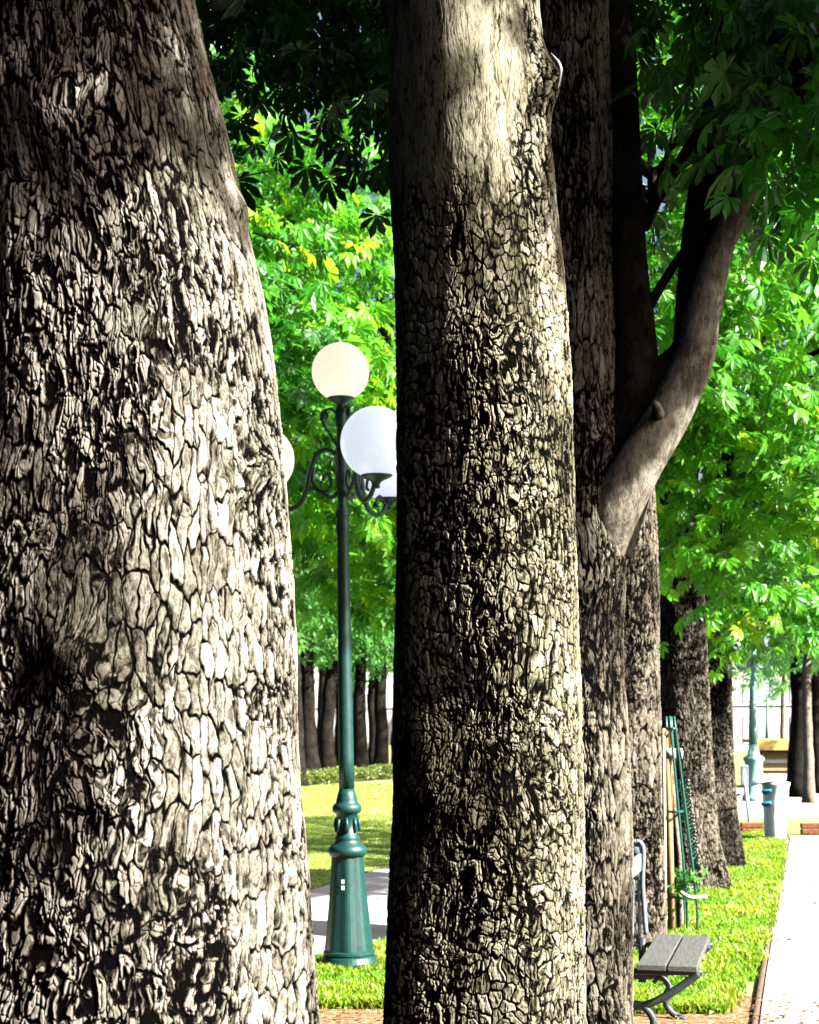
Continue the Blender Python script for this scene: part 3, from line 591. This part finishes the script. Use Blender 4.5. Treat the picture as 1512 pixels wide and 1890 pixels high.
# ================================================================== STREET LAMP
def street_lamp(loc, label, tilt=0, group=None, angs=(-64, 56, 176), colors=('white_globe',)*3, green='green', top='cream_globe', rz=0, k=1.0):
    t = empty('street_lamp', loc, label, 'street lamp', group); t.rotation_euler = (0, tilt, rz); t.scale = (k, k, k)
    p = 1/275.
    def Z(y): return (1790-y)*p
    G = M[green]
    mb = MB(); mb.lathe([(50*p, -.03), (50*p, Z(1782)), (53*p, Z(1781)), (53.5*p, Z(1774)), (50*p, Z(1764)), (46*p, Z(1762)), (48*p, Z(1759)), (48*p, Z(1755)), (44*p, Z(1752))], 40); mb.build('base', G, t)
    # fluted, eight sided pedestal
    prof = []; 
    for y, r in [(1752, 44), (1740, 43), (1700, 38.5), (1660, 34.5), (1620, 31.5), (1590, 29.5), (1581, 29)]: prof.append((r*p, Z(y)))
    mb = MB(); mb.lathe(prof, 48, flute=8, fa=.028); pd = mb.build('pedestal', G, t, False)
    mk = MB()
    for sx in (-1, 1):
        for sz in (0, 1): mk.box((sx*1.6*p-8*p, -(34.2-.9*sz)*p, Z(1635-sz*11)), (1.5*p, .9*p, 7.5*p))
    tag(mk.build('painted_mark', M['mark'], pd), 'four short white painted strokes')
    mb = MB(); mb.lathe([(28*p, Z(1581)), (33*p, Z(1579)), (36*p, Z(1572)), (36*p, Z(1566)), (31*p, Z(1560)), (24*p, Z(1555)), (22*p, Z(1549)), (23*p, Z(1546)), (22*p, Z(1543)), (20*p, Z(1542)), (19.5*p, Z(1520)), (20*p, Z(1502)), (24*p, Z(1500)), (27*p, Z(1496)), (27*p, Z(1488)), (24*p, Z(1484)), (20*p, Z(1481)), (20*p, Z(1477)), (17*p, Z(1466)), (14*p, Z(1456))], 36)
    for a in range(8): mb.tube([(20*p*math.cos(a*.785), 20*p*math.sin(a*.785), Z(1535)), (22.5*p*math.cos(a*.785), 22.5*p*math.sin(a*.785), Z(1522)), (20*p*math.cos(a*.785), 20*p*math.sin(a*.785), Z(1509))], 3.2*p, 6)
    mb.build('collar', G, t, True)
    mb = MB(); mb.lathe([(14*p, Z(1456)), (13.5*p, Z(1400)), (12.5*p, Z(1250)), (11.5*p, Z(1100)), (10.5*p, Z(985)), (12*p, Z(982)), (12.5*p, Z(972)), (11*p, Z(965)), (11*p, Z(958)), (13*p, Z(954)), (13*p, Z(944)), (8.5*p, Z(936)), (8*p, Z(920)), (9*p, Z(905)), (12*p, Z(898)), (12*p, Z(830)), (9.5*p, Z(822)), (8.5*p, Z(790)), (11*p, Z(775)), (11*p, Z(757)), (7*p, Z(750)), (7*p, Z(744))], 24, flute=12, fa=.03)
    mb.build('pole', G, t, True)
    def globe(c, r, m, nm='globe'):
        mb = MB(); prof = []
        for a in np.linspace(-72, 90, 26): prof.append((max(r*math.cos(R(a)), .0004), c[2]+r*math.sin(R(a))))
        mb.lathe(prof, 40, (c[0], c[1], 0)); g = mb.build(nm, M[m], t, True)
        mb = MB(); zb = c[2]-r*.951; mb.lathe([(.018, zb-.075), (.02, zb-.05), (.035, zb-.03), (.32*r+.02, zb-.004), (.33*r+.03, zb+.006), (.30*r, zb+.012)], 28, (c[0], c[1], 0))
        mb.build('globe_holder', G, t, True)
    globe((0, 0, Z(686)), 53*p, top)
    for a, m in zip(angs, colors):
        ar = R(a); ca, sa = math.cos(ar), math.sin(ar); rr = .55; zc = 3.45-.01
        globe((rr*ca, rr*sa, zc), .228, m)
        zb = zc-.217-.07
        def W(q): return np.array([(x*ca, x*sa, z) for x, z in q])
        mb = MB()
        main = spline([(.03, Z(838)), (.10, Z(829)), (.17, Z(838)), (.215, Z(868)), (.245, Z(905)), (.30, Z(930)), (.40, Z(938)), (.49, Z(925)), (.545, Z(898)), (.55, zb+.01)], 7); mb.tube(W(main), np.interp(np.linspace(0, 1, len(main)), [0, .25, .5, 1], [.014, .018, .02, .013]), 8)
        curl = spline([(.195, Z(862)), (.20, Z(885)), (.16, Z(903)), (.10, Z(905)), (.075, Z(890)), (.09, Z(875)), (.12, Z(876)), (.128, Z(886))], 6); mb.tube(W(curl), .011, 7)
        curl = spline([(.03, Z(908)), (.07, Z(918)), (.12, Z(912)), (.20, Z(900)), (.25, Z(905))], 6); mb.tube(W(curl), .012, 7)
        up = spline([(.02, Z(828)), (.08, Z(800)), (.125, Z(780)), (.135, Z(765)), (.115, Z(757)), (.095, Z(765)), (.105, Z(773))], 6); mb.tube(W(up), .0085, 7)
        up = spline([(.125, Z(775)), (.11, Z(758)), (.07, Z(754)), (.035, Z(762))], 6); mb.tube(W(up), .008, 7)
        curl = spline([(.50, Z(915)), (.46, Z(900)), (.41, Z(905)), (.40, Z(918)), (.425, Z(922))], 6); mb.tube(W(curl), .010, 7)
        mb.tube(W([(.55, zb+.0), (.55, zb+.08)]), .022, 10)
        mb.build('arm', G, t, True)
    return t
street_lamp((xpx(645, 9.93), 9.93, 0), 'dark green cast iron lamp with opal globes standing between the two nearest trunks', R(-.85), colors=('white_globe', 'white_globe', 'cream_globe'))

# ================================================================== BENCH (double sided, planks along the row)
bdir = Vector((.26, 1)).normalized(); br = math.atan2(-bdir.x, bdir.y)
bx, by = 1.045, 7.28
bench = empty('park_bench', (bx, by, 0), 'weathered grey plank bench with pale iron back upright behind the forked trunk', 'bench', rz=br)
Lb = 1.08; zs = .445
for sx in (-1, 1):
    for k_ in (0, 1):
        mb = MB(); mb.box((sx*(.07+.15*k_+.075), Lb/2, zs+.0), (.142, Lb+.04, .035), 0, .006); mb.build('seat_plank', M['plank'], bench)
for z_, dx in ((.86, .0),):
    for sx in (-1, 1):
        mb = MB(); mb.box((sx*.022, Lb/2, z_+.01), (.018, Lb-.02, .10), 0, .005); mb.build('back_plank', M['plank'] if sx < 0 else M['iron'], bench).location.x = -.035
for yy in (.06, Lb-.06):
    mb = MB()
    for sx in (-1, 1):
        mb.tube([(sx*q[0], yy, q[1]) for q in spline([(.055, zs+.02), (.045, .60), (.035, .76), (.04, .92), (.026, .975), (0, .985)], 6)], .014, 8)
        mb.tube([(sx*q[0], yy, q[1]) for q in spline([(.02, zs+.01), (.018, .60), (.012, .77)], 6)], .007, 8)
    mb.box((0, yy, .80), (.07, .02, .03)); mb.box((0, yy, .93), (.05, .02, .05))
    u = mb.build('upright', M['iron'], bench, True); u.location.x = -.035
    mb = MB()
    for sx in (-1, 1):
        mb.tube([(sx*q[0], yy, q[1]) for q in spline([(0, zs-.035), (.2, zs-.03), (.385, zs-.025)], 6)], .016, 8)
        mb.tube([(sx*q[0], yy, q[1]) for q in spline([(.37, zs-.03), (.30, .36), (.20, .29), (.10, .245), (0, .23)], 6)], .02, 8)
        mb.tube([(sx*q[0], yy, q[1]) for q in spline([(.03, .25), (.10, .24), (.15, .17), (.13, .09), (.17, .03), (.24, 0)], 6)], .019, 8)
        mb.tube([(sx*q[0], yy, q[1]) for q in spline([(.20, .30), (.22, .35), (.18, .385), (.15, .36)], 6)], .01, 7)
    mb.tube([(0, yy, .2), (0, yy, zs)], .022, 8)
    tag(mb.build('leg', M['iron_leg'], bench, True), 'curved pale iron leg frame')

# ================================================================== TREE GUARD and sapling
dg = 11.7; gx = xpx(1250, dg)
tg = empty('tree_guard', (gx, dg, 0), 'green metal guard with wooden stakes and a white strap round a young tree', 'tree guard')
def GP(x, y, dy=0.): return (xpx(x, dg)-gx, dy, zpx(y, dg))
def stick(a, b, r, name, m, n=8, lab=None):
    mb = MB(); mb.tube([a, ((np.array(a)+np.array(b))/2).tolist(), b], r, n); o = mb.build(name, M[m], tg, True); return o
stick(GP(1225, 1725, -.08)[:2]+(-.05,), GP(1222, 1345, -.08), .014, 'stake', 'palestake')
stick(GP(1240, 1725, .0)[:2]+(-.05,), GP(1232, 1342, .0), .030, 'stake', 'stake')
stick(GP(1266, 1725, .22)[:2]+(-.05,), GP(1262, 1655, .22), .032, 'stake', 'stake')
for a, b, dy in ((1262, 1232, -.12), (1283, 1242, -.06), (1252, 1236, .2), (1272, 1246, .22)):
    mb = MB(); mb.box((0, 0, 0), (.001, .001, .001)); 
    q = spline([GP(a+1, 1722, dy), GP(a, 1660, dy), GP((a+b)/2+1, 1500, dy), GP(b, 1322, dy*.8)], 6); m_ = MB(); m_.tube(q, .010, 8); m_.build('bar', M['green2'], tg, True)
for y, x0, x1 in ((1655, 1238, 1282), (1497, 1226, 1262), (1345, 1226, 1248)):
    cxr = (xpx(x0, dg)+xpx(x1, dg))/2-gx; rr = (xpx(x1, dg)-xpx(x0, dg))/2; mb = MB()
    a = np.linspace(0, 2*math.pi, 25); mb.tube(np.column_stack([cxr+rr*np.cos(a), .05+.17*np.sin(a), np.full(25, zpx(y, dg))]), .011, 8, False); mb.build('ring', M['green2'], tg, True)
mb = MB(); a = np.linspace(-2.9, 1.2, 20)
for zz_ in (0,):
    P = []
    for dz in (-.04, .04):
        for rr in (.0, .006):
            P.append(np.column_stack([(.056+rr)*np.cos(a)+GP(1240, 0)[0], (.05+rr)*np.sin(a), np.full(20, zpx(1391, dg)+dz)]))
    V_ = np.concatenate(P); k = 20; Q_ = []
    for j in range(k-1):
        Q_ += [(j, j+1, 2*k+j+1, 2*k+j), (k+j, 3*k+j, 3*k+j+1, k+j+1), (j, k+j, k+j+1, j+1), (2*k+j, 2*k+j+1, 3*k+j+1, 3*k+j)]
    mb.add(V_, Q_)
mb.build('strap', M['strap'], tg, True)
mb = MB(); mb.tube([GP(1254, 1391, -.02), GP(1258, 1391, -.02)], .042, 14); mb.build('strap_buckle', M['strap'], tg, True)
mb = MB(); mb.tube(spline([GP(1250, 1643, -.15), GP(1262, 1650, -.18), GP(1278, 1652, -.17), GP(1297, 1650, -.15)], 5), .016, 8); mb.build('tie', M['palestake'], tg, True)
# mesh screen beside the bars
mb = MB(); V_ = []; cols = 3
for i_ in range(25):
    y = 1440+i_*(1600-1440)/24; x0 = 1256+(y-1440)*.13
    for j in range(cols+1): V_.append(GP(x0+j*5.5+1.2*math.sin(i_*1.7+j), y, .06+.05*math.sin(j*1.3)))
for i_ in range(24):
    for j in range(cols): mb.tube([V_[i_*(cols+1)+j], V_[(i_+1)*(cols+1)+j+1]], .006, 4); mb.tube([V_[i_*(cols+1)+j+1], V_[(i_+1)*(cols+1)+j]], .006, 4)
mb.build('mesh_screen', M['green2'], tg)
sp = empty('sapling', (gx+.03, dg+.06, 0), 'slim young tree inside the green guard', 'sapling')
mb = MB(); mb.tube([(0, 0, -.05), (0, 0, .6), (-.04, .01, 1.0), (-.06, 0, 1.3), (-.07, .02, 1.55)], [.022, .02, .017, .012, .006], 8); mb.build('stem', M['limb'], sp, True)
r_ = np.random.default_rng(3); n_ = 36; P_ = np.column_stack([r_.normal(gx+.05, .05, n_), r_.normal(dg, .06, n_), r_.uniform(.33, .52, n_)])
leaves('shoots', P_, r_.normal(0, .6, (n_, 3))+np.array([0, -.5, .5]), r_.normal(size=(n_, 3)), .06+.03*r_.random(n_), False, M['leaf_far'], sp, r_)

# ================================================================== WASTE BIN
db = 21.7; u = db/F
wb = empty('waste_bin', (xpx(1431, db), db, 0), 'pale mint waste bin with a tilted lid at the end of the grass verge', 'bin')
mb = MB(); mb.lathe([(.145, .0), (.15, .01), (.165, .25), (.18, .55), (.195, .80), (.21, .82), (.21, .85), (.19, .855)], 28, flute=14, fa=.02); bb = mb.build('body', M['bin'], wb, True)
mb = MB(); V_ = []; Q_ = []; 
for i_ in range(9):
    for j in range(28):
        a = 2*math.pi*j/28; rr = .215*math.cos(i_/8*1.45); x = rr*math.cos(a); y = rr*math.sin(a); z = .085*math.sin(i_/8*1.57); V_.append((x*1.25-.11, y, .885+z+(.42*x if x < 0 else .05*x)))
for i_ in range(8):
    for j in range(28): Q_.append((i_*28+j, i_*28+(j+1) % 28, (i_+1)*28+(j+1) % 28, (i_+1)*28+j))
V_.append((-.11, 0, .87)); T_ = [(len(V_)-1, (j+1) % 28, j) for j in range(28)]
mb.add(V_, Q_, T_); mb.build('lid', M['bin'], wb, True)
for zz_ in (.70, .52):
    mb = MB(); mb.tube(spline([(-.17, -.09, zz_), (-.21, -.10, zz_+.02), (-.17, -.14, zz_+.03), (-.10, -.17, zz_+.04)], 5), .026, 8); mb.build('handle', M['teal'], wb, True)
# timber edging behind the bin
for x0, x1, d, nm in ((1368, 1408, 23.0, 'left of the waste bin'), (1478, 1620, 22.9, 'right of the waste bin, across the path end')):
    mb = MB()
    for k_ in (0, 1): mb.box(((xpx(x0, d)+xpx(x1, d))/2, d+.02*k_, .05+.09*k_), (xpx(x1, d)-xpx(x0, d), .1-.01*k_, .085), R(2), .012)
    o = mb.build('timber_edging', M['log']); c = (xpx((x0+x1)/2, d), d, 0); tag(o, 'low red brown timber edging '+nm, 'edging', 'timber edging at the path end')
# pale post with bracket left of the bin
pp = empty('post', (xpx(1379, 23.6), 23.6, 0), 'pale blue post leaning behind the narrow dark trunk, left of the bin', 'post')
mb = MB(); mb.tube([(.06, 0, -.05), (.0, 0, .5), (-.05, 0, 1.0)], .03, 8); mb.build('shaft', M['bin'], pp, True)
mb = MB(); mb.box((-.04, 0, .9), (.12, .05, .34), 0, .02); mb.build('plate', M['iron'], pp)
# ================================================================== far lamps, kiosk, building
GL = 'green street lamps'
def small_lamp(px, d, label):
    t = empty('street_lamp', (xpx(px, d), d, 0), label, 'street lamp', GL)
    mb = MB(); mb.lathe([(.26, -.02), (.26, .1), (.24, .12), (.22, .16), (.20, .9), (.24, .95), (.24, 1.0), (.14, 1.06), (.1, 1.3)], 20); mb.build('pedestal', M['mint'], t, True)
    mb = MB(); mb.lathe([(.09, 1.3), (.06, 2.4), (.055, 3.9)], 14); mb.build('pole', M['mint'], t, True)
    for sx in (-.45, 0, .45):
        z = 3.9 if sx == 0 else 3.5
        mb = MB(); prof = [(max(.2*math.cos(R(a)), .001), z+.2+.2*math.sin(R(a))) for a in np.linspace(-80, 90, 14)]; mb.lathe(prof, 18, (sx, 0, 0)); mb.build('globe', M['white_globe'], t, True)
        if sx: mb = MB(); mb.tube(spline([(0, 0, 3.2), (sx*.5, 0, 3.05), (sx, 0, 3.2), (sx, 0, 3.5)], 6), .03, 8); mb.build('arm', M['mint'], t, True)
small_lamp(1391, 34, 'pale green lamp seen beyond the waste bin, nearer of the two')
small_lamp(1416, 62, 'pale green lamp farther off, beyond the path end')
dk = 42; kx = xpx(1450, dk)
kk = empty('kiosk', (kx, dk, 0), 'ochre topped slatted wooden kiosk behind the waste bin', 'kiosk')
mb = MB(); mb.box((0, .5, .55), (1.6, 1.2, 1.1), 0, .02); mb.build('cabin', M['slat'], kk)
for q_ in range(5):
    mb = MB(); mb.box((0, -.13, .12+q_*.21), (1.62, .05, .11), 0, .01); mb.build('slat', M['strap'] if q_ % 2 else M['slat'], kk)
mb = MB(); mb.box((0, .4, 1.33), (1.9, 1.7, .10), 0, .02); mb.box((0, -.45, 1.2), (1.9, .06, .28), 0, .02); mb.build('awning', M['ochre'], kk)
def building(x, y, wdt, dep, h, label, ns, nw):
    b = empty('building', (x, y, float(gz(x, y))), label, 'building', 'pale stone buildings beyond the park')
    mb = MB(); mb.box((0, dep/2, h/2), (wdt, dep, h), 0, .05); mb.box((0, dep/2-.1, h+.2), (wdt+.5, dep+.5, .4), 0, .05)
    mb.box((0, -.04, h*.22), (wdt+.1, .16, .2), 0, .03)
    mb.build('wall', M['wall'], b)
    mb = MB(); mb.box((0, dep/2, h+1.9), (wdt, dep, 3), 0, .1, .85); rf = mb.build('roof', M['slate'], b)
    for sx in (-.3, .25): mb = MB(); mb.box((wdt*sx, dep/2, h+4), (1.2, .8, 2), 0, .05); mb.build('chimney', M['wall'], rf)
    for s_ in range(ns):
        for c_ in range(nw):
            wx = -wdt/2+(c_+.5)*wdt/nw; wz = (s_+.5)*h/ns; mb = MB()
            for q in (-.6, .6): mb.box((wx+q, -.03, wz), (.12, .06, h/ns*.62), 0, .02)
            for q in (-.31, .31): mb.box((wx, -.03, wz+q*h/ns), (1.32, .07, .12), 0, .02)
            wf = mb.build('window', M['wall'], b)
            mb = MB(); mb.box((wx, -.005, wz), (1.1, .02, h/ns*.6), 0, .01); mb.build('pane', M['window'], wf)
    return b
building(31, 118, 26, 12, 17, 'pale stone building far beyond the path at the right', 5, 7)
building(-7, 130, 34, 12, 15, 'pale stone building glimpsed between the far dark trunks behind the lamp', 4, 9)
